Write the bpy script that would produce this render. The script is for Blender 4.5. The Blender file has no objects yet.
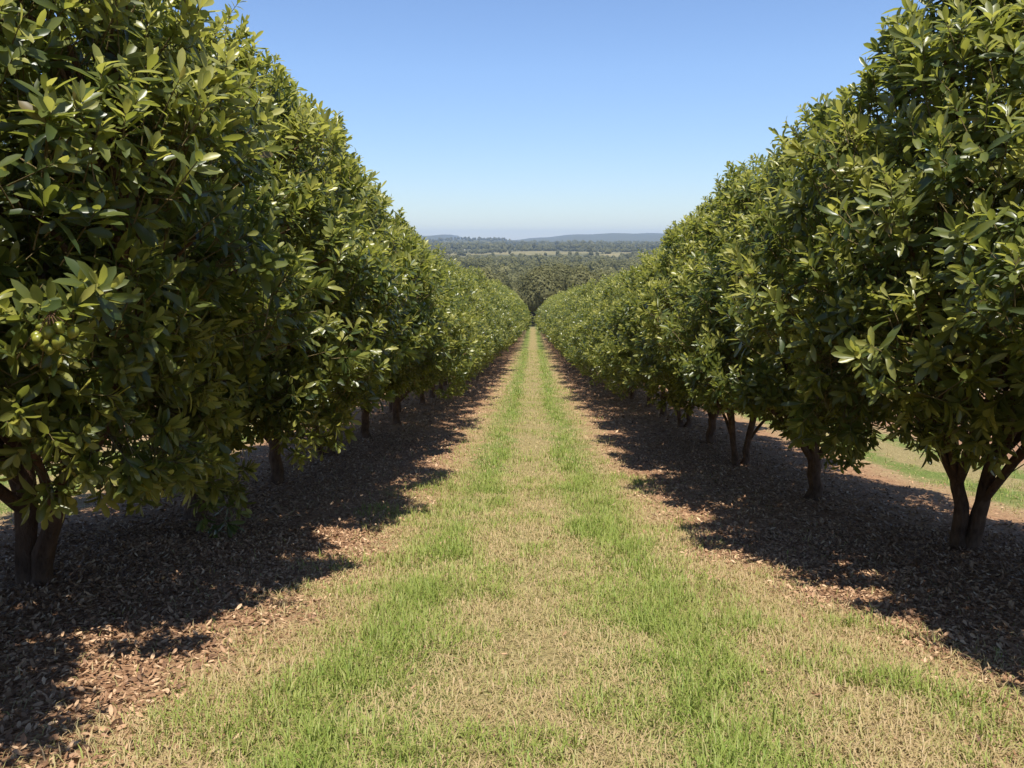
import bpy, math
import numpy as np
from mathutils import Vector

RNG = np.random.default_rng(11)
scene = bpy.context.scene
COL = scene.collection
PI = math.pi

# ------------------------------------------------------------------ terrain
PY = np.array([-400, -60, -25, -8, 0, 6, 11, 15, 21.7, 28, 45, 88, 150, 176, 220, 350, 600, 900, 1300, 2000, 3200, 4500, 6000, 9500], float)
PZ = -np.array([-7, -6.0, -4.1, -1.5, 0, 1.14, 2.02, 2.62, 3.42, 4.20, 6.0, 9.75, 14.45, 16.7, 20.0, 25.2, 28.4, 29.2, 25.4, 24.0, 23.0, 20.0, 14.0, 10.0], float)

def prof(y):
    y = np.asarray(y, float)
    s = 0.06 * np.abs(y) + 1.2
    r = 0
    for k, w in ((-1.5, .12), (-.75, .23), (0, .3), (.75, .23), (1.5, .12)):
        r = r + w * np.interp(y + k * s, PY, PZ)
    return r

def sst(a, b, x):
    t = np.clip((x - a) / (b - a), 0, 1)
    return t * t * (3 - 2 * t)

def gz(x, y):
    x = np.asarray(x, float); y = np.asarray(y, float)
    z = prof(y)
    near = 1 - sst(120, 170, y)
    z = z + near * (0.022 * np.sin(1.7 * x + 0.6 * y) * np.sin(1.1 * y - 0.8 * x + 1) + 0.014 * np.sin(4.3 * x + 1.2) * np.sin(3.7 * y + x))
    pp = np.abs(((x + 4) % 8) - 4)
    z = z + near * (0.10 * sst(1.8, 4.0, pp) * (np.abs(x) < 60) - 0.02 * np.exp(-((pp - .95) / .3) ** 2))
    far = sst(170, 900, y)
    z = z + far * (2.2 * np.sin(x / 140. + 1) * np.sin(y / 210.) + 1.0 * np.sin(x / 47. + y / 83.))
    # low blue ridges at the edge of the view
    rid = sst(4700, 6600, y) * (1 - sst(7400, 9300, y))
    prof_x = 58 * np.exp(-((x - 620) / 520) ** 2) + 40 * np.exp(-((x - 1500) / 520) ** 2) + 14 * np.exp(-((x + 900) / 700) ** 2) + 28 * (np.abs(x - 800) > 1500)
    z = z + rid * (prof_x + 5 * np.sin(x / 130.) + 3 * np.sin(x / 53. + 2) + 6)
    rid2 = np.exp(-((y - 3900) / 330) ** 2)
    z = z + rid2 * (21 * sst(-620, -350, x) * (1 - sst(-170, -60, x)) + 15 * (x < -700))
    return z

# ------------------------------------------------------------------ mesh helpers
def make_mesh(name, V, faces_list, mats, mat_idx=None, tint=None, smooth=True):
    """faces_list: list of (n,k) int arrays; mat_idx: list of ints per array; tint: list of per-face float arrays"""
    me = bpy.data.meshes.new(name)
    V = np.asarray(V, np.float32)
    me.vertices.add(len(V)); me.vertices.foreach_set('co', V.ravel())
    loops = np.concatenate([f.ravel() for f in faces_list]).astype(np.int32)
    tot = np.concatenate([np.full(len(f), f.shape[1], np.int32) for f in faces_list])
    start = np.concatenate([[0], np.cumsum(tot)[:-1]]).astype(np.int32)
    me.loops.add(len(loops)); me.loops.foreach_set('vertex_index', loops)
    me.polygons.add(len(tot)); me.polygons.foreach_set('loop_start', start)
    me.polygons.foreach_set('loop_total', tot)
    me.polygons.foreach_set('use_smooth', np.full(len(tot), smooth, bool))
    for m in mats: me.materials.append(m)
    if mat_idx is not None:
        me.polygons.foreach_set('material_index', np.concatenate([np.full(len(f), i, np.int32) for f, i in zip(faces_list, mat_idx)]))
    if tint is not None:
        a = me.attributes.new('tint', 'FLOAT', 'FACE')
        a.data.foreach_set('value', np.concatenate(tint).astype(np.float32))
    me.update(calc_edges=True)
    me.validate()
    return me

def norm(a):
    return a / np.maximum(np.linalg.norm(a, axis=-1, keepdims=True), 1e-9)

def perp(a):
    h = np.where(np.abs(a[:, 2:3]) < .9, np.array([[0, 0, 1.]]), np.array([[1., 0, 0]]))
    e1 = norm(np.cross(a, h)); e2 = np.cross(a, e1)
    return e1, e2

def leaves(P, D, N, L, W, curl, lod):
    """blades from base P along D with upper side N"""
    n = len(P)
    S = np.cross(D, N)
    L = L[:, None]; W = W[:, None]; curl = curl[:, None]
    if lod == 0:
        t = [0, .28, .60, .86, 1.0]; w = [0, .30, .5, .36, 0]; lift = [0, .08, .11, .07, 0]
        pts = []
        for i in range(5):
            c = P + D * L * t[i] - N * (curl * L * t[i] ** 2)
            if i in (0, 4): pts.append(c)
            else:
                pts += [c - S * W * w[i] + N * W * lift[i], c - N * W * .06, c + S * W * w[i] + N * W * lift[i]]
        V = np.stack(pts, 1)                          # n,11,3
        tri = np.array([[0, 2, 1], [0, 3, 2], [7, 8, 10], [8, 9, 10]])
        quad = np.array([[1, 2, 5, 4], [2, 3, 6, 5], [4, 5, 8, 7], [5, 6, 9, 8]])
        off = (np.arange(n) * 11)[:, None, None]
        return V.reshape(-1, 3), [(tri[None] + off).reshape(-1, 3), (quad[None] + off).reshape(-1, 4)], [4, 4]
    m = P + D * L * .55 - N * curl * L * .3
    V = np.stack([P, m - S * W * .5 + N * W * .1, m + S * W * .5 + N * W * .1, P + D * L - N * curl * L], 1)
    tri = np.array([[0, 2, 1], [1, 2, 3]])
    off = (np.arange(n) * 4)[:, None, None]
    return V.reshape(-1, 3), [(tri[None] + off).reshape(-1, 3)], [2]

def tube(path, rad, segs=8, rng=None, jit=0.0):
    path = np.asarray(path, float); k = len(path)
    d = np.gradient(path, axis=0); d = norm(d)
    e1, e2 = perp(d)
    for i in range(1, k):                             # keep frames from twisting
        e1[i] = e1[i - 1] - d[i] * np.dot(e1[i - 1], d[i]); e1[i] /= np.linalg.norm(e1[i]); e2[i] = np.cross(d[i], e1[i])
    a = np.arange(segs) * 2 * PI / segs
    R = np.asarray(rad, float)[:, None] * np.ones((1, segs))
    if rng is not None and jit: R = R * (1 + jit * rng.standard_normal((1, segs)) + jit * .5 * rng.standard_normal(R.shape))
    V = path[:, None] + R[..., None] * (np.cos(a)[None, :, None] * e1[:, None] + np.sin(a)[None, :, None] * e2[:, None])
    i = np.arange(k - 1)[:, None] * segs; j = np.arange(segs)[None]; j2 = (j + 1) % segs
    F = np.stack([i + j, i + j2, i + segs + j2, i + segs + j], -1).reshape(-1, 4)
    return V.reshape(-1, 3), F

class Acc:
    def __init__(s): s.V = []; s.F = []; s.M = []; s.T = []; s.n = 0
    def add(s, V, Fs, mats=0, tints=None):
        if not isinstance(Fs, list): Fs = [Fs]
        for i, f in enumerate(Fs):
            s.F.append(f + s.n); s.M.append(mats)
            s.T.append(np.full(len(f), .5) if tints is None else tints[i])
        s.V.append(V); s.n += len(V)
    def mesh(s, name, mats, smooth=True):
        return make_mesh(name, np.concatenate(s.V), s.F, mats, s.M, s.T, smooth)

# ------------------------------------------------------------------ materials
def new_mat(name):
    m = bpy.data.materials.new(name); m.use_nodes = True
    nt = m.node_tree; nt.nodes.clear()
    return m, nt, lambda t, **k: mknode(nt, t, k)
def mknode(nt, t, k):
    n = nt.nodes.new(t)
    for a, b in k.items(): setattr(n, a, b)
    return n
def ramp(nt, fac, stops):
    r = nt.nodes.new('ShaderNodeValToRGB')
    el = r.color_ramp.elements
    while len(el) < len(stops): el.new(.5)
    for e, (p, c) in zip(el, stops): e.position = p; e.color = (*c, 1)
    if fac is not None: nt.links.new(fac, r.inputs['Fac'])
    return r.outputs['Color']
def noise(nt, scale, detail=4, rough=.55, vec=None, dist=0):
    n = nt.nodes.new('ShaderNodeTexNoise'); n.inputs['Scale'].default_value = scale
    n.inputs['Detail'].default_value = detail; n.inputs['Roughness'].default_value = rough
    n.inputs['Distortion'].default_value = dist
    if vec is not None: nt.links.new(vec, n.inputs['Vector'])
    return n.outputs['Fac']
def mth(nt, op, a, b=None, c=None, clamp=False):
    n = nt.nodes.new('ShaderNodeMath'); n.operation = op; n.use_clamp = clamp
    for i, v in enumerate((a, b, c)):
        if v is None: continue
        if isinstance(v, (int, float)): n.inputs[i].default_value = v
        else: nt.links.new(v, n.inputs[i])
    return n.outputs[0]
def smooth(nt, x, a, b):
    n = nt.nodes.new('ShaderNodeMapRange'); n.interpolation_type = 'SMOOTHSTEP'
    nt.links.new(x, n.inputs['Value']); n.inputs['From Min'].default_value = a; n.inputs['From Max'].default_value = b
    return n.outputs['Result']
def smooth_to(nt, x, a, b, lo, hi):
    return mth(nt, 'MULTIPLY_ADD', smooth(nt, x, a, b), hi - lo, lo)
def mixc(nt, f, a, b, mode='MIX'):
    n = nt.nodes.new('ShaderNodeMix'); n.data_type = 'RGBA'; n.blend_type = mode
    for s, v in ((n.inputs[0], f), (n.inputs[6], a), (n.inputs[7], b)):
        if isinstance(v, (int, float)): s.default_value = v
        elif isinstance(v, tuple): s.default_value = (*v, 1)
        else: nt.links.new(v, s)
    return n.outputs[2]

def foliage_mat(name, stops, rough, spec, trans, tmul, tcol):
    m, nt, N = new_mat(name)
    at = N('ShaderNodeAttribute', attribute_name='tint')
    col = ramp(nt, at.outputs['Fac'], stops)
    bs = N('ShaderNodeBsdfPrincipled'); nt.links.new(col, bs.inputs['Base Color'])
    bs.inputs['Roughness'].default_value = rough; bs.inputs['Specular IOR Level'].default_value = spec
    tr = N('ShaderNodeBsdfTranslucent')
    nt.links.new(mixc(nt, 1.0, mixc(nt, .5, col, tcol), (tmul, tmul, tmul), 'MULTIPLY'), tr.inputs['Color'])
    mx = N('ShaderNodeMixShader'); mx.inputs[0].default_value = trans
    nt.links.new(bs.outputs[0], mx.inputs[1]); nt.links.new(tr.outputs[0], mx.inputs[2])
    o = N('ShaderNodeOutputMaterial'); nt.links.new(mx.outputs[0], o.inputs['Surface'])
    return m

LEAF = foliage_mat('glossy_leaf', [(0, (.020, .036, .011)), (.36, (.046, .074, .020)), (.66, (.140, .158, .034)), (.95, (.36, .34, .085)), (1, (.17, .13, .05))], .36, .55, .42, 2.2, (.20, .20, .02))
GRASS = foliage_mat('grass_blade', [(0, (.46, .33, .18)), (.22, (.38, .29, .13)), (.45, (.36, .34, .13)), (.62, (.29, .315, .075)), (1, (.18, .25, .04))], .55, .3, .3, 1.2, (.25, .3, .05))
LITTER = foliage_mat('dry_leaf', [(0, (.09, .046, .025)), (.35, (.24, .130, .068)), (.7, (.46, .29, .165)), (1, (.62, .45, .28))], .6, .25, .06, 1.0, (.3, .2, .1))
WOODLEAF = foliage_mat('woodland_leaf', [(0, (.065, .066, .026)), (.5, (.135, .130, .050)), (1, (.22, .20, .085))], .65, .2, .30, 1.5, (.12, .12, .04))

def bark_mat(name, c1, c2, sc):
    m, nt, N = new_mat(name)
    tc = N('ShaderNodeTexCoord'); mp = N('ShaderNodeMapping'); mp.inputs['Scale'].default_value = (1, 1, .3)
    nt.links.new(tc.outputs['Object'], mp.inputs['Vector'])
    n1 = noise(nt, sc, 6, .65, mp.outputs[0]); n2 = noise(nt, sc * .22, 3, .5, tc.outputs['Object'])
    f = mth(nt, 'MULTIPLY_ADD', n2, .6, mth(nt, 'MULTIPLY', n1, .5))
    col = ramp(nt, f, [(.3, c1), (.7, c2)])
    bs = N('ShaderNodeBsdfPrincipled'); bs.inputs['Roughness'].default_value = .85; bs.inputs['Specular IOR Level'].default_value = .2
    nt.links.new(col, bs.inputs['Base Color'])
    b = N('ShaderNodeBump'); b.inputs['Strength'].default_value = 1.0; b.inputs['Distance'].default_value = .05
    nt.links.new(n1, b.inputs['Height']); nt.links.new(b.outputs[0], bs.inputs['Normal'])
    o = N('ShaderNodeOutputMaterial'); nt.links.new(bs.outputs[0], o.inputs['Surface'])
    return m
BARK = bark_mat('brown_bark', (.040, .022, .013), (.20, .115, .066), 30)
TWIG = bark_mat('young_twig', (.12, .09, .035), (.26, .20, .09), 40)
WBARK = bark_mat('grey_bark', (.08, .07, .06), (.2, .18, .15), 6)

def fruit_mat():
    m, nt, N = new_mat('green_husk')
    tc = N('ShaderNodeTexCoord')
    c = ramp(nt, noise(nt, 22, 3, .5, tc.outputs['Object']), [(.3, (.13, .145, .016)), (.7, (.25, .245, .035))])
    bs = N('ShaderNodeBsdfPrincipled'); nt.links.new(c, bs.inputs['Base Color'])
    bs.inputs['Roughness'].default_value = .38; bs.inputs['Subsurface Weight'].default_value = .12
    bs.inputs['Subsurface Radius'].default_value = (.01, .01, .004)
    o = N('ShaderNodeOutputMaterial'); nt.links.new(bs.outputs[0], o.inputs['Surface'])
    return m
HUSK = fruit_mat()

def plain_mat(name, col, rough=.7, var=.25, sc=1.0):
    m, nt, N = new_mat(name)
    tc = N('ShaderNodeTexCoord')
    c = mixc(nt, noise(nt, sc, 4, .5, tc.outputs['Object']), tuple(x * (1 - var) for x in col), tuple(min(1, x * (1 + var)) for x in col))
    bs = N('ShaderNodeBsdfPrincipled'); nt.links.new(c, bs.inputs['Base Color']); bs.inputs['Roughness'].default_value = rough
    o = N('ShaderNodeOutputMaterial'); nt.links.new(bs.outputs[0], o.inputs['Surface'])
    return m

def ground_mat():
    m, nt, N = new_mat('orchard_ground')
    g = N('ShaderNodeNewGeometry'); P = g.outputs['Position']
    sp = N('ShaderNodeSeparateXYZ'); nt.links.new(P, sp.inputs[0]); x, y = sp.outputs[0], sp.outputs[1]
    n_big = noise(nt, .7, 4, .6, P); n_mid = noise(nt, 2.6, 4, .6, P); n_fine = noise(nt, 30, 5, .7, P); n_st = noise(nt, 11, 4, .7, P)
    pp = mth(nt, 'PINGPONG', x, 4.0)
    wob = mth(nt, 'MULTIPLY_ADD', mth(nt, 'SUBTRACT', n_mid, .5), .9, mth(nt, 'MULTIPLY', mth(nt, 'SUBTRACT', n_big, .5), 1.1))
    pw = mth(nt, 'ADD', pp, wob)
    straw = ramp(nt, n_fine, [(.30, (.13, .082, .040)), (.5, (.28, .195, .098)), (.70, (.44, .335, .19))])
    green = ramp(nt, n_fine, [(.30, (.045, .06, .014)), (.5, (.11, .145, .03)), (.70, (.24, .26, .08))])
    litter = ramp(nt, mth(nt, 'MULTIPLY_ADD', n_fine, .6, mth(nt, 'MULTIPLY', n_st, .4)), [(.3, (.12, .060, .033)), (.5, (.27, .150, .082)), (.7, (.45, .28, .160))])
    off = mth(nt, 'ABSOLUTE', mth(nt, 'SUBTRACT', pw, .82))
    gm = mth(nt, 'SUBTRACT', 1.0, smooth(nt, off, .15, .65))
    gm = mth(nt, 'MULTIPLY', gm, smooth_to(nt, n_big, .30, .50, .5, 1.0))
    gm = mth(nt, 'MAXIMUM', gm, mth(nt, 'MULTIPLY', mth(nt, 'SUBTRACT', 1.0, smooth(nt, pw, .9, 1.5)), .30))
    pl = mth(nt, 'SUBTRACT', pw, mth(nt, 'MULTIPLY', mth(nt, 'SUBTRACT', 1.0, smooth(nt, y, 3.5, 9.0)), smooth_to(nt, x, -1, 1, .25, 1.0)))
    lm = smooth(nt, pl, 1.35, 2.1)
    lm = mth(nt, 'MAXIMUM', lm, mth(nt, 'MULTIPLY', smooth(nt, pl, 1.05, 1.7), smooth(nt, n_st, .45, .65)))
    orch = mixc(nt, lm, mixc(nt, gm, straw, green), litter)
    # valley: pasture and scrub beyond the orchard
    f1 = noise(nt, .0042, 5, .6, P, .6); f2 = noise(nt, .03, 5, .65, P)
    past = ramp(nt, mth(nt, 'MULTIPLY_ADD', f2, .5, mth(nt, 'MULTIPLY', f1, .5)), [(.36, (.08, .085, .035)), (.47, (.14, .125, .05)), (.56, (.22, .18, .08)), (.68, (.27, .21, .11))])
    scrub = ramp(nt, f2, [(.3, (.05, .05, .022)), (.6, (.09, .085, .034)), (.8, (.15, .13, .055))])
    yy = mth(nt, 'MULTIPLY_ADD', mth(nt, 'SUBTRACT', f1, .5), 1500, y)
    open_ = mth(nt, 'MULTIPLY', smooth(nt, yy, 1050, 1250), mth(nt, 'SUBTRACT', 1.0, smooth(nt, yy, 1750, 1850)))
    open_ = mth(nt, 'MULTIPLY', open_, smooth(nt, f1, .44, .52))
    far = mixc(nt, open_, scrub, past)
    edge = mth(nt, 'MULTIPLY_ADD', mth(nt, 'SUBTRACT', n_big, .5), 6.0, y)
    col = mixc(nt, smooth(nt, edge, 160, 168), orch, far)
    bs = N('ShaderNodeBsdfPrincipled'); nt.links.new(col, bs.inputs['Base Color'])
    bs.inputs['Roughness'].default_value = .9; bs.inputs['Specular IOR Level'].default_value = .15
    b = N('ShaderNodeBump'); b.inputs['Strength'].default_value = .7; b.inputs['Distance'].default_value = .03
    nt.links.new(mth(nt, 'ADD', n_fine, n_st), b.inputs['Height']); nt.links.new(b.outputs[0], bs.inputs['Normal'])
    o = N('ShaderNodeOutputMaterial'); nt.links.new(bs.outputs[0], o.inputs['Surface'])
    return m

# ------------------------------------------------------------------ tagging
def link(name, data, parent=None):
    o = bpy.data.objects.new(name, data); COL.objects.link(o)
    if parent is not None: o.parent = parent
    return o
def tag(o, label=None, cat=None, group=None, kind=None):
    for k, v in (('label', label), ('category', cat), ('group', group), ('kind', kind)):
        if v: o[k] = v
    return o

# ------------------------------------------------------------------ ground sheet
def axis(lo, hi, s0, grow):
    p = [0.0]
    while p[-1] < hi: p.append(p[-1] + max(s0, grow * p[-1]))
    q = [0.0]
    while q[-1] > lo: q.append(q[-1] - max(s0, grow * -q[-1]))
    return np.array(q[:0:-1] + p)
def build_ground():
    ys = axis(-200, 9000, .16, .018); xs = axis(-5200, 5200, .16, .035)
    X, Y = np.meshgrid(xs, ys); Z = gz(X, Y)
    V = np.stack([X, Y, Z], -1).reshape(-1, 3)
    nx, ny = len(xs), len(ys)
    i = (np.arange(ny - 1)[:, None] * nx + np.arange(nx - 1)[None])
    F = np.stack([i, i + 1, i + nx + 1, i + nx], -1).reshape(-1, 4)
    o = link('ground', make_mesh('ground', V, [F], [ground_mat()]))
    tag(o, 'sloping orchard ground with mown grass alley, bare litter strips and valley beyond', 'ground', kind='structure')
build_ground()

# ------------------------------------------------------------------ orchard trees
def crown_r(t, R):
    t = np.asarray(t, float)
    up = np.clip(1 - (np.clip(t - .20, 0, 1) / .83) ** 1.6, 0, 1) ** .8
    dn = 1 - .45 * (np.clip(.20 - t, 0, 1) / .20) ** 1.5
    return R * np.where(t > .20, up, dn)

def crown_shoots(rng, H, RX, RY, zb, nl, per, spires, extra=()):
    """positions, axes, shade value of shoots grouped on lobes"""
    ls = []; cen = []
    tries = 0
    while len(cen) < nl and tries < 6000:
        tries += 1
        t = rng.uniform(0, 1) ** .9
        a = rng.uniform(0, 2 * PI)
        inner = rng.random() < .22
        rr = crown_r(t, 1.0) * (rng.uniform(.45, .65) if inner else rng.uniform(.80, 1.22))
        lr = rng.uniform(.36, .82)
        c = np.array([np.cos(a) * max(rr * RX - lr * .7, .05), np.sin(a) * max(rr * RY - lr * .7, .05), zb + .25 + t * (H - zb - lr * .55)])
        if all(np.linalg.norm(c - q) > .64 * (lr + l2) for q, l2 in zip(cen, ls)):
            cen.append(c); ls.append(lr)
    # hanging skirts
    for _ in range(5):
        a = rng.uniform(0, 2 * PI); lr = rng.uniform(.3, .42)
        cen.append(np.array([np.cos(a) * RX * .72, np.sin(a) * RY * .72, zb + rng.uniform(-.12, .2)])); ls.append(lr)
    for ex, ey, ez, er in extra:
        cen.append(np.array([ex, ey, ez])); ls.append(er)
    P = []; A = []; S = []; LEN = []
    for c, lr in zip(cen, ls):
        k = int(per * (lr / .55) ** 2 * rng.uniform(.8, 1.2))
        d = norm(rng.standard_normal((k * 3, 3)))
        out = norm((c * np.array([1 / RX, 1 / RY, 0]) + np.array([0, 0, (c[2] - zb - .38 * (H - zb)) / (.62 * (H - zb))]))[None])[0]
        w = d @ out
        d = d[w + .35 * d[:, 2] > rng.uniform(-.4, .45, len(d))][:k]
        rad = lr * rng.uniform(.62, 1.04, len(d))
        p = c + d * rad[:, None] * np.array([1.05, 1.05, .95])
        low = np.clip((zb + 1.1 - c[2]) / .8, 0, 1)
        ax = norm(d * .60 + out * .42 + np.array([0, 0, .80 - 1.05 * low]) + .28 * rng.standard_normal(d.shape))
        P.append(p); A.append(ax); S.append(np.full(len(d), rng.normal(0, .08)) + .10 * (d[:, 2])); LEN.append(rng.uniform(.10, .24, len(d)))  # tint raised on lobe tops, painting in light from above
    # tall flush shoots on the crown top
    for _ in range(spires):
        a = rng.uniform(0, 2 * PI); t = rng.uniform(.6, .99); rr = crown_r(t, 1.0)
        p = np.array([np.cos(a) * rr * RX * .92, np.sin(a) * rr * RY * .92, zb + .2 + t * (H - zb - .1)])
        ax = norm((np.array([np.cos(a) * .35, np.sin(a) * .35, 1]) + .2 * rng.standard_normal(3))[None])[0]
        for q in range(3):
            P.append((p + ax * .17 * q)[None]); A.append(norm((ax + .1 * rng.standard_normal(3))[None])); S.append(np.array([.12])); LEN.append(np.array([.2]))
    # inner fill
    k = int(nl * per * .10)
    t = rng.uniform(.02, .95, k); a = rng.uniform(0, 2 * PI, k); rr = crown_r(t, 1.0) * rng.uniform(.35, .8, k)
    p = np.stack([np.cos(a) * rr * RX, np.sin(a) * rr * RY, zb + .2 + t * (H - zb - .3)], 1)
    P.append(p); A.append(norm(np.stack([np.cos(a), np.sin(a), np.full(k, .5)], 1) + .5 * rng.standard_normal((k, 3)))); S.append(np.full(k, -.15)); LEN.append(np.full(k, .25))  # darker tint paints in the shade of the crown interior
    return np.concatenate(P), np.concatenate(A), np.concatenate(S), np.concatenate(LEN), cen, ls

def crown_mesh(rng, P, A, S, LEN, per, lod, Ls, Ws, twigs):
    acc = Acc()
    n = len(P)
    e1, e2 = perp(A)
    j = np.tile(np.arange(per), n); I = np.repeat(np.arange(n), per); m = n * per
    s = (j + rng.uniform(0, .7, m)) / per                        # 0 base .. 1 tip
    phi = j * 2.4 + np.repeat(rng.uniform(0, 6.28, n), per) + rng.normal(0, .25, m)
    th = np.radians(70 - 46 * s ** 1.2 + rng.normal(0, 14, m))
    a = A[I]
    rad = np.cos(phi)[:, None] * e1[I] + np.sin(phi)[:, None] * e2[I]
    D = np.cos(th)[:, None] * a + np.sin(th)[:, None] * rad
    D[:, 2] -= .16 * (1 - s)
    D = norm(D + .08 * rng.standard_normal(D.shape))
    Nn = norm(a - (a * D).sum(1, keepdims=True) * D + .22 * rng.standard_normal(D.shape))
    Nn = norm(Nn - (Nn * D).sum(1, keepdims=True) * D)
    base = P[I] + a * (LEN[I] * (s - 1))[:, None]
    shs = np.repeat(rng.uniform(.72, 1.16, n), per)
    L = Ls * shs * rng.uniform(.62, 1.15, m) * (1 - .30 * s ** 2)
    W = Ws * shs * rng.uniform(.8, 1.15, m) * (1 - .25 * s ** 2)
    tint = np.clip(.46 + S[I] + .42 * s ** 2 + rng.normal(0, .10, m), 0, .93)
    tint[rng.random(m) < .004] = 1.0
    kp = rng.random(m) < np.repeat(rng.uniform(.65, 1.0, n), per)
    base, D, Nn, L, W, tint = base[kp], D[kp], Nn[kp], L[kp], W[kp], tint[kp]; m = int(kp.sum())
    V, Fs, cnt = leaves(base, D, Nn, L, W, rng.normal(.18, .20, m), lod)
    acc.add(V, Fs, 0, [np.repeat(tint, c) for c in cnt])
    if twigs:
        sel = np.arange(n)
        b0 = P[sel] - A[sel] * (LEN[sel] + rng.uniform(.12, .3, n))[:, None]; b1 = P[sel]
        r0 = .0055; r1 = .003
        vs = []
        for b, r in ((b0, r0), (b1, r1)):
            for q in range(3):
                an = q * 2.094
                vs.append(b + r * (math.cos(an) * e1 + math.sin(an) * e2))
        V = np.stack(vs, 1); off = (np.arange(n) * 6)[:, None, None]
        quad = np.array([[0, 1, 4, 3], [1, 2, 5, 4], [2, 0, 3, 5]])
        acc.add(V.reshape(-1, 3), (quad[None] + off).reshape(-1, 4), 1)
    return acc.mesh('crown', [LEAF, TWIG])

def trunk_mesh(rng, stems, cen, zb, nlimb, segs=9):
    """stems: list of (path points, r0, r1)"""
    acc = Acc(); tips = []
    for path, r0, r1 in stems:
        path = np.array(path, float)
        t = np.linspace(0, 1, len(path)); tt = np.linspace(0, 1, 13) ** 1.15
        pts = np.stack([np.interp(tt, t, path[:, k]) for k in range(3)], 1)
        pts[1:-1] = .25 * pts[:-2] + .5 * pts[1:-1] + .25 * pts[2:]
        pts[1:] += rng.normal(0, .012, (12, 3))
        r = .84 * (r0 + (r1 - r0) * tt ** .8)
        r[0] *= 1.6; r[1] *= 1.18; r *= 1 + rng.normal(0, .05, 13)
        V, F = tube(pts, r, segs + 4, rng, .10)
        acc.add(V, F); tips.append((pts, r))
    idx = [i for i in rng.permutation(len(cen)) if cen[i][2] > zb + .75][:nlimb]
    for i in idx:
        c = cen[i]
        best = min(range(len(tips)), key=lambda k: np.linalg.norm(tips[k][0][-1][:2] - c[:2]))
        pts, r = tips[best]
        hz = np.clip(c[2] - .9 - .5 * np.linalg.norm(c[:2]), .55, pts[-1, 2])
        q = int(np.argmin(np.abs(pts[:, 2] - hz))); q = max(q, 3)
        s = pts[q]
        mid = s * .45 + c * .55 + np.array([0, 0, .05]) + (s - c) * np.array([.35, .35, -.25]) * .5 + rng.normal(0, .08, 3)
        tt = np.linspace(0, 1, 7)[:, None]
        cur = (1 - tt) ** 2 * s + 2 * tt * (1 - tt) * mid + tt ** 2 * c
        cur[1:-1] += rng.normal(0, .02, (5, 3))
        V, F = tube(cur, np.linspace(min(.05, r[q] * .6), .011, 7), 6, rng, .05)
        acc.add(V, F)
    return acc.mesh('trunk', [BARK])

STEMS = {
    'fork_wide': [([(0, 0, -.12), (.0, 0, .25), (-.10, .02, .7), (-.22, .05, 1.6), (-.35, .1, 3.6)], .105, .045),
                  ([(.08, -.02, -.12), (.10, -.02, .3), (.17, -.04, .7), (.32, -.08, 1.5), (.55, -.1, 3.2)], .10, .04)],
    'fork_left': [([(0, 0, -.12), (.0, 0, .3), (.03, .02, .9), (.05, .05, 1.8), (-.1, .1, 3.8)], .13, .05),
                  ([(.10, -.03, -.12), (.17, -.05, .36), (.40, -.08, .78), (.78, -.12, 1.3), (1.15, -.1, 2.3)], .115, .045)],
    'single': [([(0, 0, -.12), (.01, 0, .5), (-.03, .03, 1.0), (.04, .02, 2.2), (.0, 0, 4.2)], .135, .04)],
    'double': [([(0, 0, -.12), (-.05, 0, .4), (-.12, .03, 1.0), (-.3, .02, 2.0), (-.4, 0, 3.8)], .10, .04),
               ([(.2, .03, -.12), (.22, .03, .4), (.30, .05, 1.0), (.42, .05, 2.0), (.5, 0, 3.6)], .085, .035)],
}

NUT_LOCAL = None
def make_variant(seed, stems, H, RX, RY, zb, lod, clear=None, extra=(), shift=0.0):
    rng = np.random.default_rng(seed)
    if lod == 0: nl, per, sp, lv, Ls, Ws, tw = 104, 42, 50, 14, .176, .056, True
    elif lod == 1: nl, per, sp, lv, Ls, Ws, tw = 98, 30, 40, 10, .195, .068, False
    else: nl, per, sp, lv, Ls, Ws, tw = 84, 14, 14, 6, .30, .11, False
    P, A, S, LEN, cen, ls = crown_shoots(rng, H, RX, RY, zb, nl, per, sp, extra)
    P[:, 1] += shift * np.clip((P[:, 2] - .3) / 1.2, 0, 1)
    cen = [c + np.array([0, shift * min(max((c[2] - .3) / 1.2, 0), 1), 0]) for c in cen]
    if clear is not None:
        c, d = clear                                # keep a small opening for the hanging fruit
        w = P - (c - np.array([0, 0, .03])); t = np.clip(w @ d, -.02, .9)
        keep = np.linalg.norm(w - t[:, None] * d, axis=1) > .165
        P, A, S, LEN = P[keep], A[keep], S[keep], LEN[keep]
    cm = crown_mesh(rng, P, A, S, LEN, lv, lod, Ls, Ws, tw)
    tm = trunk_mesh(rng, STEMS[stems], cen, zb, {0: 46, 1: 22, 2: 0}[lod], {0: 10, 1: 7, 2: 5}[lod])
    return cm, tm

CAMZ = float(gz(0, 0)) + 1.65
L1 = np.array([-4.0, 6.05]); R1 = np.array([4.2, 7.75])
nut_w = np.array([-2.29, 3.83, CAMZ - .46])
nut_l = nut_w - np.array([L1[0], L1[1], float(gz(*L1)) ])
cam_l = np.array([0, 0, CAMZ]) - nut_w; cam_l /= np.linalg.norm(cam_l)

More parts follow.
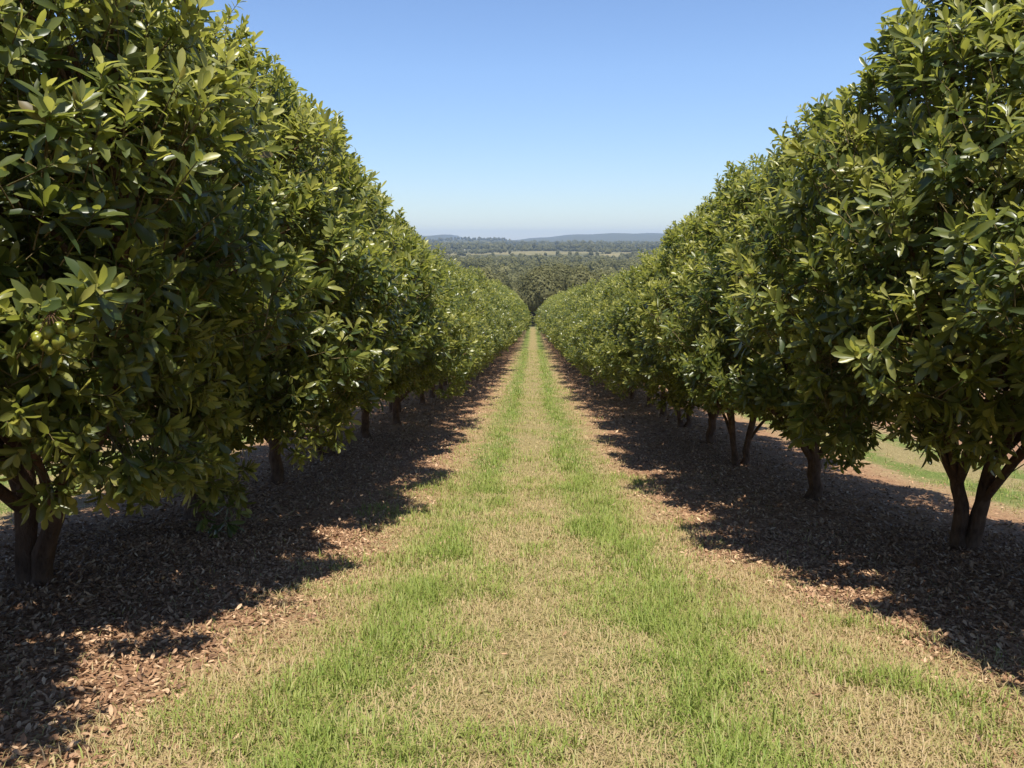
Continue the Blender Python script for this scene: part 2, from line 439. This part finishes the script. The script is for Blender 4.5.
VAR = {}
VAR['L1'] = make_variant(101, 'fork_left', 6.2, 2.1, 2.05, 1.32, 0, (nut_l, cam_l), [(nut_l[0] - .04, nut_l[1] + .55, nut_l[2] + .20, .24), (nut_l[0] - .2, nut_l[1] + .6, nut_l[2] + .05, .24), (1.0, -.8, 1.35, .40), (1.35, -.25, 1.15, .42), (1.2, .45, 1.0, .4), (.9, .9, 1.0, .4)], -.45)
VAR['L2'] = make_variant(305, 'single', 5.9, 2.15, 2.0, 1.05, 0, None, [(.15, -1.25, 1.15, .45), (-.45, -1.35, 1.25, .45), (.62, -.95, 1.25, .42), (.68, -1.0, .85, .36), (.70, -1.05, .48, .27)])
VAR['R1'] = make_variant(202, 'fork_wide', 5.6, 2.05, 2.0, 1.38, 0, None, (), -.5)
VAR['A'] = make_variant(303, 'single', 5.7, 2.15, 2.0, 1.32, 0)
VAR['B'] = make_variant(404, 'double', 5.6, 2.15, 2.0, 1.38, 0)
for i, k in enumerate(('C', 'D', 'E')): VAR[k] = make_variant(500 + i, ('single', 'double', 'single')[i], 5.35, 2.25, 2.0, 1.15, 1)
for i, k in enumerate(('F', 'G', 'H')): VAR[k] = make_variant(600 + i, 'single', 5.4, 2.3, 2.05, .8, 2)

def merged(name, ms):
    return ms

rng = np.random.default_rng(77)
ys_l = [6.05, 9.3, 12.35, 15.75, 18.6]; ys_r = [7.75, 11.2, 14.9, 18.1, 21.6]
for a in (ys_l, ys_r):
    while a[-1] < 150: a.append(a[-1] + rng.uniform(3.05, 3.5))
ORD = ['nearest', 'second', 'third', 'fourth', 'fifth', 'sixth', 'seventh', 'eighth', 'ninth', 'tenth', 'eleventh', 'twelfth']
LAB_L = ['large dark glossy tree hung with a cluster of green fruit beside forked trunk',
         'dense tree whose low leafy branch hangs almost to the shaded litter behind fruiting tree']
LAB_R = ['large glossy tree on thick V-forked trunk standing in open litter',
         'leafy tree on two thin stems directly behind the V-forked tree']
count = 0
for side, ys in ((-1, ys_l), (1, ys_r)):
    for i, y in enumerate(ys):
        d = y
        xc = side * (4.0 - .35 * sst(40, 150, y)) + ((.20 if side > 0 else 0) if i == 0 else rng.normal(0, .10))
        wide = 1 + (.20 * sst(25, 90, y) if side < 0 else .20 * sst(40, 100, y) - .04 * (y < 30))
        tall = 1 + .13 * sst(20, 90, y)
        if i == 0: v = 'L1' if side < 0 else 'R1'
        elif i == 1 and side < 0: v = 'L2'
        elif i < 5: v = 'AB'[(i + (side > 0)) % 2]
        elif d < 62: v = 'CDE'[rng.integers(3)]
        else: v = 'FGH'[rng.integers(3)]
        cm, tm = VAR[v]
        root = bpy.data.objects.new('orchard_tree', None); COL.objects.link(root)
        root.empty_display_size = .3
        root.location = (xc, y, float(gz(xc, y)))
        if i:
            root.rotation_euler = (0, 0, 0 if v == 'L2' else (PI if rng.random() < .5 else 0) + rng.normal(0, .22))
            s = rng.uniform(.95, 1.05)
            root.scale = (s * wide, s * rng.uniform(.97, 1.06) * (1 + .5 * (wide - 1)), s * tall * rng.uniform(.95, 1.04) * (.90 if side > 0 else 1.0))
        link('trunk', tm, root); link('crown', cm, root)
        row = 'left' if side < 0 else 'right'
        labs = LAB_L if side < 0 else LAB_R
        if i < len(labs): lab = labs[i]
        elif i < len(ORD): lab = f'glossy-leaved orchard tree on {ORD[i]} visible trunk from the camera in the {row} row'
        else: lab = f'distant orchard tree merging into the leafy hedge far down the {row} row'
        tag(root, lab, 'tree', f'orchard trees of the {row} row')
        if side < 0 and i == 0: TREE_L1 = root
        count += 1
for (x, y, v, rz, sc, lab, row) in ((-4.25, 2.0, 'A', 2.2, .90, 'foremost tree of the left row, unseen beside the camera, added for its ground shadow', 'left'),  # left tree is out of view, added and sized to shade the near ground
                                    (4.72, 4.15, 'B', .6, .92, 'foremost tree of the right row, its leaves reaching in at the right edge', 'right')):
    root = bpy.data.objects.new('orchard_tree', None); COL.objects.link(root)
    root.location = (x, y, float(gz(x, y))); root.rotation_euler = (0, 0, rz); root.scale = (sc, sc, .86 if x < 0 else .8)
    link('trunk', VAR[v][1], root); link('crown', VAR[v][0], root)
    tag(root, lab, 'tree', f'orchard trees of the {row} row')
print('orchard trees', count)

# fruit cluster of the nearest left tree (a part of that tree)
def ico(r, sub=3):
    import bmesh
    bm = bmesh.new(); bmesh.ops.create_icosphere(bm, subdivisions=sub, radius=r)
    V = np.array([v.co[:] for v in bm.verts]); F = np.array([[q.index for q in f.verts] for f in bm.faces]); bm.free()
    return V, F
def build_fruit():
    rng = np.random.default_rng(5)
    c0 = nut_l
    acc = Acc()
    stalk = np.array([c0 + [-.03, .42, .20], c0 + [-.02, .22, .17], c0 + [-.01, .07, .13], c0 + [0, 0, .08]])
    V, F = tube(stalk, [.0065, .005, .0045, .004], 6); acc.add(V, F)
    rt = np.array([.9945, -.105, 0]); up = np.array([0, 0, 1.]); fw = np.array([.105, .9945, 0])
    spots = [(-.075, .055, .02), (-.04, .075, .03), (.055, .055, -.02), (.01, .03, -.045), (-.09, .005, .0), (-.045, -.005, -.05), (.055, -.015, -.035), (.0, -.055, -.03), (-.07, -.04, .02), (.045, -.05, .02), (.11, .03, .01)]
    nuts = []
    for a, b, c in spots:
        p = c0 + (rt * a + up * b + fw * c) * .92
        V, F = tube(np.array([c0 + [0, 0, .12], (p + c0 + [0, 0, .12]) / 2 + [0, 0, .01], p + [0, 0, .02]]), [.002, .002, .002], 5); acc.add(V, F)
        nuts.append(p)
    cl = link('fruit_cluster', acc.mesh('fruit_cluster', [BARK]), TREE_L1)
    cl['label'] = 'hanging bunch of round green fruit with pointed tips'
    V, F = ico(.0285)
    V = V.copy(); zt = V[:, 2] / .0285
    V[:, 2] *= 1.06; V[:, 2] -= .007 * np.clip(-zt - .6, 0, 1) * 2.2
    V[:, :2] *= (1 - .12 * np.clip(-zt, 0, 1))[:, None]
    me = make_mesh('fruit', V, [F], [HUSK])
    for p in nuts:
        n = link('fruit', me, cl); n.location = p
        n.rotation_euler = (rng.normal(0, .3), rng.normal(0, .3), rng.uniform(0, 6))
        s = rng.uniform(.9, 1.1); n.scale = (s, s, s)
build_fruit()

# ------------------------------------------------------------------ grass, straw and leaf litter
def vnoise(x, y, s, seed):
    r = np.random.default_rng(seed); T = r.random((256, 256))
    u = x * s + 1000; v = y * s + 1000
    i = np.floor(u).astype(int); j = np.floor(v).astype(int); fu = u - i; fv = v - j
    fu = fu * fu * (3 - 2 * fu); fv = fv * fv * (3 - 2 * fv)
    g = lambda a, b: T[a % 256, b % 256]
    return (g(i, j) * (1 - fu) + g(i + 1, j) * fu) * (1 - fv) + (g(i, j + 1) * (1 - fu) + g(i + 1, j + 1) * fu) * fv
def fbm(x, y, s, seed):
    return (vnoise(x, y, s, seed) * .55 + vnoise(x, y, s * 2.1, seed + 1) * .28 + vnoise(x, y, s * 4.3, seed + 2) * .17)
def strip_x(y): return .74 + .55 * np.exp(-y / 5)

def blades(rng, x, y, L, W, tint, lean):
    n = len(x); z = gz(x, y) - .008
    az = rng.uniform(0, 2 * PI, n); d = np.stack([np.cos(az), np.sin(az), np.zeros(n)], 1)
    s = np.stack([-np.sin(az), np.cos(az), np.zeros(n)], 1)
    B = np.stack([x, y, z], 1)
    up = np.array([0, 0, 1.])
    L = L[:, None]; W = W[:, None]; ln = lean[:, None]
    p1 = B + up * L * .55 * np.cos(ln * .5) + d * L * .55 * np.sin(ln * .5)
    p2 = p1 + up * L * .5 * np.cos(ln * 1.35) + d * L * .5 * np.sin(ln * 1.35)
    V = np.stack([B - s * W * .5, B + s * W * .5, p1 + s * W * .42, p1 - s * W * .42, p2], 1).reshape(-1, 3)
    off = (np.arange(n) * 5)[:, None, None]
    q = (np.array([[0, 1, 2, 3]])[None] + off).reshape(-1, 4); t = (np.array([[3, 2, 4]])[None] + off).reshape(-1, 3)
    return V, [q, t], [tint, tint]

def build_grass():
    rng = np.random.default_rng(21)
    acc_g = Acc(); acc_s = Acc()
    zones = [(1.4, 6.5, 300000, 1.0), (6.5, 14, 190000, 1.3), (14, 34, 90000, 1.9), (34, 80, 50000, 3.2)]
    for y0, y1, n, k in zones:
        nt_ = n // 5
        cx = rng.uniform(-3.4, 3.4, nt_); cy = y0 + (y1 - y0) * rng.random(nt_) ** 1.15
        far_ = rng.random(nt_) < .10
        cx = np.where(far_, np.sign(cx) * rng.uniform(5.2, 10.5, nt_), cx)
        x = np.repeat(cx, 5) + rng.normal(0, .022 * k, nt_ * 5); y = np.repeat(cy, 5) + rng.normal(0, .022 * k, nt_ * 5)
        tr = np.repeat(rng.normal(0, .17, nt_), 5)
        pp = np.abs(((x + 4) % 8) - 4)
        big = fbm(x, y, .55, 3); mid = fbm(x, y, 1.8, 9)
        wob = ((mid - .5) * .9 + (big - .5) * 1.0) * (1 - .45 * sst(6, 30, y))
        pw = pp + wob
        g = np.exp(-((pw - strip_x(y)) / .36) ** 2) * (.35 + .65 * sst(.24, .50, big)) * (.75 + .5 * mid)
        g = np.maximum(g, .60 * (1 - sst(1.3, 2.3, pw)) * sst(.38, .66, fbm(x, y, 2.6, 60)))
        g = np.maximum(g, .8 * sst(.60, .72, fbm(x, y, .9, 40)) * (1 - sst(1.9, 2.7, pw)))
        g = np.maximum(g, .85 * np.exp(-((x - 1.0 - .75 * np.clip(5.6 - y, 0, 4)) / .5) ** 2) * (y < 5.6) * sst(.3, .55, mid))
        edge = 1 - sst(1.2, 2.2, pw - (.25 + .75 * (x > 0)) * (1 - sst(3.5, 9, y)))                       # thins out to bare litter
        centre = np.clip(.52 + .48 * sst(.15, .55, pp) + .5 * sst(.45, .6, mid), 0, 1)               # worn middle
        keep = rng.random(len(x)) < np.maximum(edge * centre * (.55 + .45 * g), .025)
        x, y, g, tr = x[keep], y[keep], g[keep], tr[keep]
        m = len(x)
        isg = rng.random(m) < .14 + .64 * g
        tint = np.where(isg, .52 + .30 * g + rng.normal(0, .13, m), .14 + rng.normal(0, .10, m)) + tr * .6
        tint = np.clip(tint, 0, 1)
        L = np.where(isg, rng.uniform(.03, .15, m) * (.55 + .75 * g), rng.uniform(.03, .10, m) * (.7 + .8 * big[keep])) * (1 + .10 * (k - 1))
        W = rng.uniform(.004, .0075, m) * k
        lean = np.where(isg, rng.uniform(.25, 1.5, m), rng.uniform(.8, 1.75, m))
        V, F, T = blades(rng, x[isg], y[isg], L[isg], W[isg], tint[isg], lean[isg]); acc_g.add(V, F, 0, T)
        q = ~isg
        V, F, T = blades(rng, x[q], y[q], L[q], W[q], tint[q], lean[q]); acc_s.add(V, F, 0, T)
    tag(link('grass', acc_g.mesh('grass', [GRASS])), 'short green grass growing in two strips along the alley', 'grass', kind='stuff')
    tag(link('dry_grass', acc_s.mesh('dry_grass', [GRASS])), 'straw coloured dry grass between and beside the green strips', 'dry grass', kind='stuff')
build_grass()

def build_litter():
    rng = np.random.default_rng(31)
    acc = Acc()
    for y0, y1, n, k in ((1.0, 9, 120000, 1.0), (9, 20, 52000, 1.35), (20, 60, 30000, 2.2)):
        side = np.where(rng.random(n) < .5, -1, 1)
        x = side * np.clip(rng.normal(3.3, 1.3, n), .2, 7.2); y = rng.uniform(y0, y1, n)
        mid = fbm(x, y, 1.8, 9)
        pw = np.abs(x) + (mid - .5) * 1.2
        keep = rng.random(n) < np.maximum(sst(1.15, 2.0, pw - (.25 + .75 * (x > 0)) * (1 - sst(3.5, 9, y))), .05)
        x, y = x[keep], y[keep]; m = len(x)
        P = np.stack([x, y, gz(x, y) + rng.uniform(.002, .022, m)], 1)
        az = rng.uniform(0, 6.28, m)
        D = norm(np.stack([np.cos(az), np.sin(az), rng.normal(0, .16, m)], 1))
        Nn = norm(np.array([0, 0, 1.]) + .42 * rng.standard_normal((m, 3))); Nn = norm(Nn - (Nn * D).sum(1, keepdims=True) * D)
        L = rng.uniform(.02, .060, m) * k; W = L * rng.uniform(.25, .5, m)
        tint = np.clip(rng.beta(1.7, 2.4, m), 0, 1)
        V, F, c = leaves(P, D, Nn, L, W, rng.normal(-.15, .25, m), 0 if k < 1.1 else 1)
        acc.add(V, F, 0, [np.repeat(tint, q) for q in c])
    tag(link('leaf_litter', acc.mesh('leaf_litter', [LITTER])), 'fallen brown dead leaves covering the shaded soil under both tree rows', 'leaf litter', kind='stuff')
build_litter()

# ------------------------------------------------------------------ woodland in the valley
def wood_crown(rng, H, R, n, size, lobes):
    """rounded crown of leaf clumps on lobes; base at z=0"""
    zb = H * .10
    C = []; Rr = []
    for _ in range(lobes):
        d = norm(rng.standard_normal((1, 3)))[0]; d[2] = abs(d[2]) * 1.1 - .35
        C.append(np.array([d[0] * R * .46, d[1] * R * .46, zb + (H - zb) * (.47 + .36 * d[2])])); Rr.append(R * rng.uniform(.50, .70))
    C = np.array(C); Rr = np.array(Rr)
    k = rng.integers(0, lobes, n); d = norm(rng.standard_normal((n, 3))); d[:, 2] = np.where(d[:, 2] < -.5, -d[:, 2], d[:, 2])
    P = C[k] + d * (Rr[k] * rng.uniform(.86, 1.05, n))[:, None] * np.array([1, 1, 1.1])
    D = norm(rng.standard_normal((n, 3))); Nn = norm(d + .22 * rng.standard_normal((n, 3))); Nn = norm(Nn - (Nn * D).sum(1, keepdims=True) * D)
    D = norm(D - (D * d).sum(1, keepdims=True) * d * .95); Nn = norm(Nn - (Nn * D).sum(1, keepdims=True) * D)
    L = size * rng.uniform(.7, 1.3, n)
    core = [(c, r * .86) for c, r in zip(C, Rr)]
    return P - D * L[:, None] * .5, D, Nn, L, L * .62, np.clip(.45 + rng.normal(0, .16, n), 0, 1), core

WV = []
for s in range(5):
    r = np.random.default_rng(900 + s)
    P, D, Nn, L, W, T, core = wood_crown(r, 1.0 * 9, 2.9, 5200, .36, 11)
    T = np.clip(T + (-.16, .14, -.05, .22, 0)[s], 0, 1)
    V, F, c = leaves(P, D, Nn, L, W, np.zeros(len(L)), 1)
    a = Acc(); a.add(V, F, 0, [np.repeat(T, q) for q in c])
    iv, jf = ico(1.0, 3)
    for cc, cr in core: a.add(cc + iv * cr * np.array([1, 1, 1.1]), jf, 0, [np.full(len(jf), .42 + (-.16, .14, -.05, .22, 0)[s])])
    cm = a.mesh('crown', [WOODLEAF], False)
    a = Acc()
    Vt, Ft = tube(np.array([[0, 0, -.4], [.1, 0, 1.5], [.0, .1, 3.5], [.1, .1, 6.5]]), [.26, .2, .15, .05], 6); a.add(Vt, Ft)
    for q in range(5):
        an = r.uniform(0, 6.28); Vt, Ft = tube(np.array([[0, 0, 1.8 + .4 * q], [math.cos(an) * .8, math.sin(an) * .8, 3 + .5 * q], [math.cos(an) * 1.7, math.sin(an) * 1.7, 4.4 + .5 * q]]), [.1, .07, .03], 5); a.add(Vt, Ft)
    WV.append((cm, a.mesh('trunk', [WBARK])))

def place_wood(x, y, s, label, group, sz=1.0):
    r = bpy.data.objects.new('woodland_tree', None); COL.objects.link(r)
    k = int(RNG.integers(5)); r.location = (x, y, float(gz(x, y)))
    r.rotation_euler = (0, 0, RNG.uniform(0, 6.28)); r.scale = (s, s, s * sz)
    link('trunk', WV[k][1], r); link('crown', WV[k][0], r)
    tag(r, label, 'tree', group)
    return r

pts = []
def poisson(x0, x1, y0, y1, dist, n, rng, ex=None):
    out = []
    for _ in range(n):
        p = np.array([rng.uniform(x0, x1), rng.uniform(y0, y1)])
        if all((p[0] - q[0]) ** 2 + (p[1] - q[1]) ** 2 > dist ** 2 for q in out): out.append(p)
    return out
wl = poisson(-38, 42, 169, 240, 6.4, 1600, RNG)
for p in wl:
    place_wood(p[0], p[1], RNG.uniform(.95, 1.65), 'round grey-green bushland tree packed in the wood beyond the end of the rows', 'bushland trees beyond the end of the rows', RNG.uniform(.8, .98))
print('wood trees', len(wl))

def build_woodland():
    rng = np.random.default_rng(55)
    acc = Acc()
    def crowns(X, Y, R, H, n, size):
        for x, y, r_, h_ in zip(X, Y, R, H):
            P, D, Nn, L, W, T, core = wood_crown(rng, h_, r_, n, size * r_ / 3, 7)
            z = float(gz(x, y)); P = P + np.array([x, y, z])
            V, F, c = leaves(P, D, Nn, L, W, np.zeros(len(L)), 1)
            dt = rng.normal(0, .15); T = np.clip(T + dt, 0, 1)
            for cc, cr in core: acc.add(cc + np.array([x, y, z]) + IV * cr * np.array([1, 1, 1.1]), IF, 0, [np.full(len(IF), min(max(.42 + dt, 0), 1))])
            acc.add(V, F, 0, [np.repeat(T, q) for q in c])
    IV, IF = ico(1.0, 1)
    # wood filling the valley floor
    n = 0
    for y0, y1, wfac, cnt, rr, k in ((232, 360, .42, 430, (2.8, 4.2), 420), (360, 620, .36, 620, (3.2, 5.0), 260), (620, 980, .32, 560, (3.6, 5.4), 170)):
        Y = rng.uniform(y0, y1, cnt); X = Y * rng.uniform(-wfac, wfac, cnt) * .75
        kp = rng.random(cnt) < sst(.30, .46, fbm(X, Y, .012, 81)) + .75 * (y1 < 500); X, Y = X[kp], Y[kp]; cnt = len(X)
        R = rng.uniform(rr[0] * .75, rr[1] * 1.15, cnt); H = R * rng.uniform(2.3, 3.0, cnt)
        crowns(X, Y, R, H, k, .75)
    Y = rng.uniform(960, 1850, 2600); X = Y * rng.uniform(-.24, .26, 2600)
    kp = fbm(X, Y, .004, 70) + .3 * fbm(X, Y, .02, 75) > .55 + .12 * sst(1050, 1500, Y); X, Y = X[kp], Y[kp]
    R = rng.uniform(2.0, 5.2, len(X)) ; crowns(X, Y, R, R * rng.uniform(1.2, 1.9, len(X)), 90, 1.0)
    # tree belts beyond the pasture
    for y0, y1, cnt, rr, k in ((1850, 2300, 620, (5, 8), 90), (2300, 3300, 700, (6, 10), 60), (3650, 4150, 800, (5, 8), 40)):
        Y = rng.uniform(y0, y1, cnt); X = Y * rng.uniform(-.26, .28, cnt)
        R = rng.uniform(*rr, cnt); H = R * rng.uniform(1.7, 2.3, cnt)
        crowns(X, Y, R, H, k, 1.3)
    tag(link('woodland', acc.mesh('woodland', [WOODLEAF], False)), 'far mass of grey-green woodland covering the valley and its low rises', 'woodland', kind='stuff')
build_woodland()

# single trees standing in the far pasture, and two on the skyline belt
def at(u, d, f=819.5):
    return (u - 533) / f * d
field = [(478, 1130, 8), (493, 1240, 7), (520, 1180, 8), (536, 1120, 9), (545, 1300, 7), (557, 1330, 9), (569, 1290, 9), (576, 1285, 9), (590, 1260, 10), (596, 1300, 8), (620, 1250, 8), (628, 1230, 9), (588, 1480, 11), (589, 1490, 9), (510, 1420, 8), (610, 1600, 7), (640, 1500, 8), (460, 1300, 8), (500, 1560, 9), (566, 1150, 6)]
for u, d, h in field:
    place_wood(at(u, d), d, h / 9. * 1.25, 'small dark tree standing alone in the far pale pasture', 'scattered trees in the far pasture', .95)
for u, lab in ((582, 'left one of two dark trees standing above the far skyline belt'), (589, 'right one of two dark trees standing above the far skyline belt')):
    place_wood(at(u, 2350), 2350, 2.9, lab, 'pair of trees on the far belt')

# pale farmhouse, a speck among the far trees
def build_house():
    x, y = at(463, 1790), 1790.0
    r = bpy.data.objects.new('farmhouse', None); COL.objects.link(r); r.location = (x, y, float(gz(x, y)))
    def box(lo, hi):
        x0, y0, z0 = lo; x1, y1, z1 = hi
        V = np.array([(a, b, c) for c in (z0, z1) for b in (y0, y1) for a in (x0, x1)], float)
        return V, np.array([[0, 2, 3, 1], [4, 5, 7, 6], [0, 1, 5, 4], [2, 6, 7, 3], [0, 4, 6, 2], [1, 3, 7, 5]])
    a = Acc(); V, F = box((-6, -4, -.5), (6, 4, 3.2)); a.add(V, F); link('wall', a.mesh('wall', [plain_mat('cream_wall', (.45, .42, .37))], False), r)
    V = np.array([(-6.6, -4.6, 3.0), (6.6, -4.6, 3.0), (6.6, 4.6, 3.0), (-6.6, 4.6, 3.0), (-6.6, 0, 5.6), (6.6, 0, 5.6)], float)
    me = make_mesh('roof', V, [np.array([[0, 1, 5, 4], [2, 3, 4, 5], [0, 3, 2, 1]]), np.array([[0, 4, 3], [1, 2, 5]])], [plain_mat('pale_roof', (.40, .36, .32))], smooth=False)
    link('roof', me, r)
    g = plain_mat('dark_pane', (.03, .035, .04), .2)
    for q in (-3.6, 3.4):
        a = Acc(); V, F = box((q - .7, -4.05, 1), (q + .7, -3.98, 2.3)); a.add(V, F); link('window', a.mesh('window', [g], False), r)
    a = Acc(); V, F = box((-.5, -4.05, 0), (.5, -3.98, 2.1)); a.add(V, F); link('door', a.mesh('door', [plain_mat('brown_door', (.15, .09, .05))], False), r)
    tag(r, 'tiny pale farmhouse with pitched roof among the far trees', 'house')
build_house()

# ------------------------------------------------------------------ haze
def build_haze():
    import bmesh
    bm = bmesh.new(); bmesh.ops.create_cube(bm, size=1)
    me = bpy.data.meshes.new('haze'); bm.to_mesh(me); bm.free()
    o = link('haze', me); lo = np.array([-5400, -260, -36]); hi = np.array([5400, 9300, 96.])
    o.location = (lo + hi) / 2; o.scale = hi - lo
    m, nt, N = new_mat('haze')
    v = N('ShaderNodeVolumePrincipled'); v.inputs['Color'].default_value = (.58, .76, 1, 1)
    v.inputs['Density'].default_value = .00012; v.inputs['Anisotropy'].default_value = .2
    ou = N('ShaderNodeOutputMaterial'); nt.links.new(v.outputs[0], ou.inputs['Volume'])
    me.materials.append(m)
    tag(o, 'thin bluish air fading the far hills', 'haze', kind='stuff')
HAZE = True
if HAZE: build_haze()

# ------------------------------------------------------------------ light, sky, camera
EL, AZ = math.radians(68), math.radians(176)
w = bpy.data.worlds.new('World'); scene.world = w; w.use_nodes = True
nt = w.node_tree; bg = nt.nodes['Background']
sky = nt.nodes.new('ShaderNodeTexSky'); sky.sky_type = 'NISHITA'; sky.sun_disc = False
sky.sun_elevation = EL; sky.sun_rotation = AZ; sky.altitude = 200; sky.air_density = 1.0; sky.dust_density = .1; sky.ozone_density = 2.5
wc = nt.nodes.new('ShaderNodeTexCoord'); ws = nt.nodes.new('ShaderNodeSeparateXYZ'); nt.links.new(wc.outputs['Generated'], ws.inputs[0])
hz = nt.nodes.new('ShaderNodeMapRange'); nt.links.new(ws.outputs[2], hz.inputs['Value'])
hz.inputs['From Min'].default_value = .02; hz.inputs['From Max'].default_value = .19; hz.inputs['To Min'].default_value = .79; hz.inputs['To Max'].default_value = .98
nt.links.new(mixc(nt, 1.0, mixc(nt, 1.0, sky.outputs[0], (.915, .975, 1.12), 'MULTIPLY'), hz.outputs[0], 'MULTIPLY'), bg.inputs[0]); bg.inputs[1].default_value = .096

sd = Vector((math.sin(AZ) * math.cos(EL), math.cos(AZ) * math.cos(EL), math.sin(EL)))
sun = bpy.data.lights.new('sun', 'SUN'); sun.energy = 5.0; sun.angle = math.radians(.53); sun.color = (1, .955, .87)
so = link('sun', sun); so.rotation_euler = sd.to_track_quat('Z', 'Y').to_euler(); so.location = sd * 50

cam = bpy.data.cameras.new('camera'); co = link('camera', cam)
co.location = (0, 0, CAMZ); co.rotation_euler = (math.radians(80), 0, math.radians(1.47))
cam.sensor_width = 36; cam.lens = 28.8; cam.clip_start = .05; cam.clip_end = 20000
scene.camera = co

scene.view_settings.view_transform = 'Standard'; scene.view_settings.look = 'None'
scene.view_settings.gamma = 1; scene.view_settings.use_curve_mapping = False
scene.view_settings.exposure = 0.70
scene.cycles.max_bounces = 8; scene.cycles.transmission_bounces = 4; scene.cycles.diffuse_bounces = 4; scene.cycles.glossy_bounces = 2; scene.cycles.volume_bounces = 0
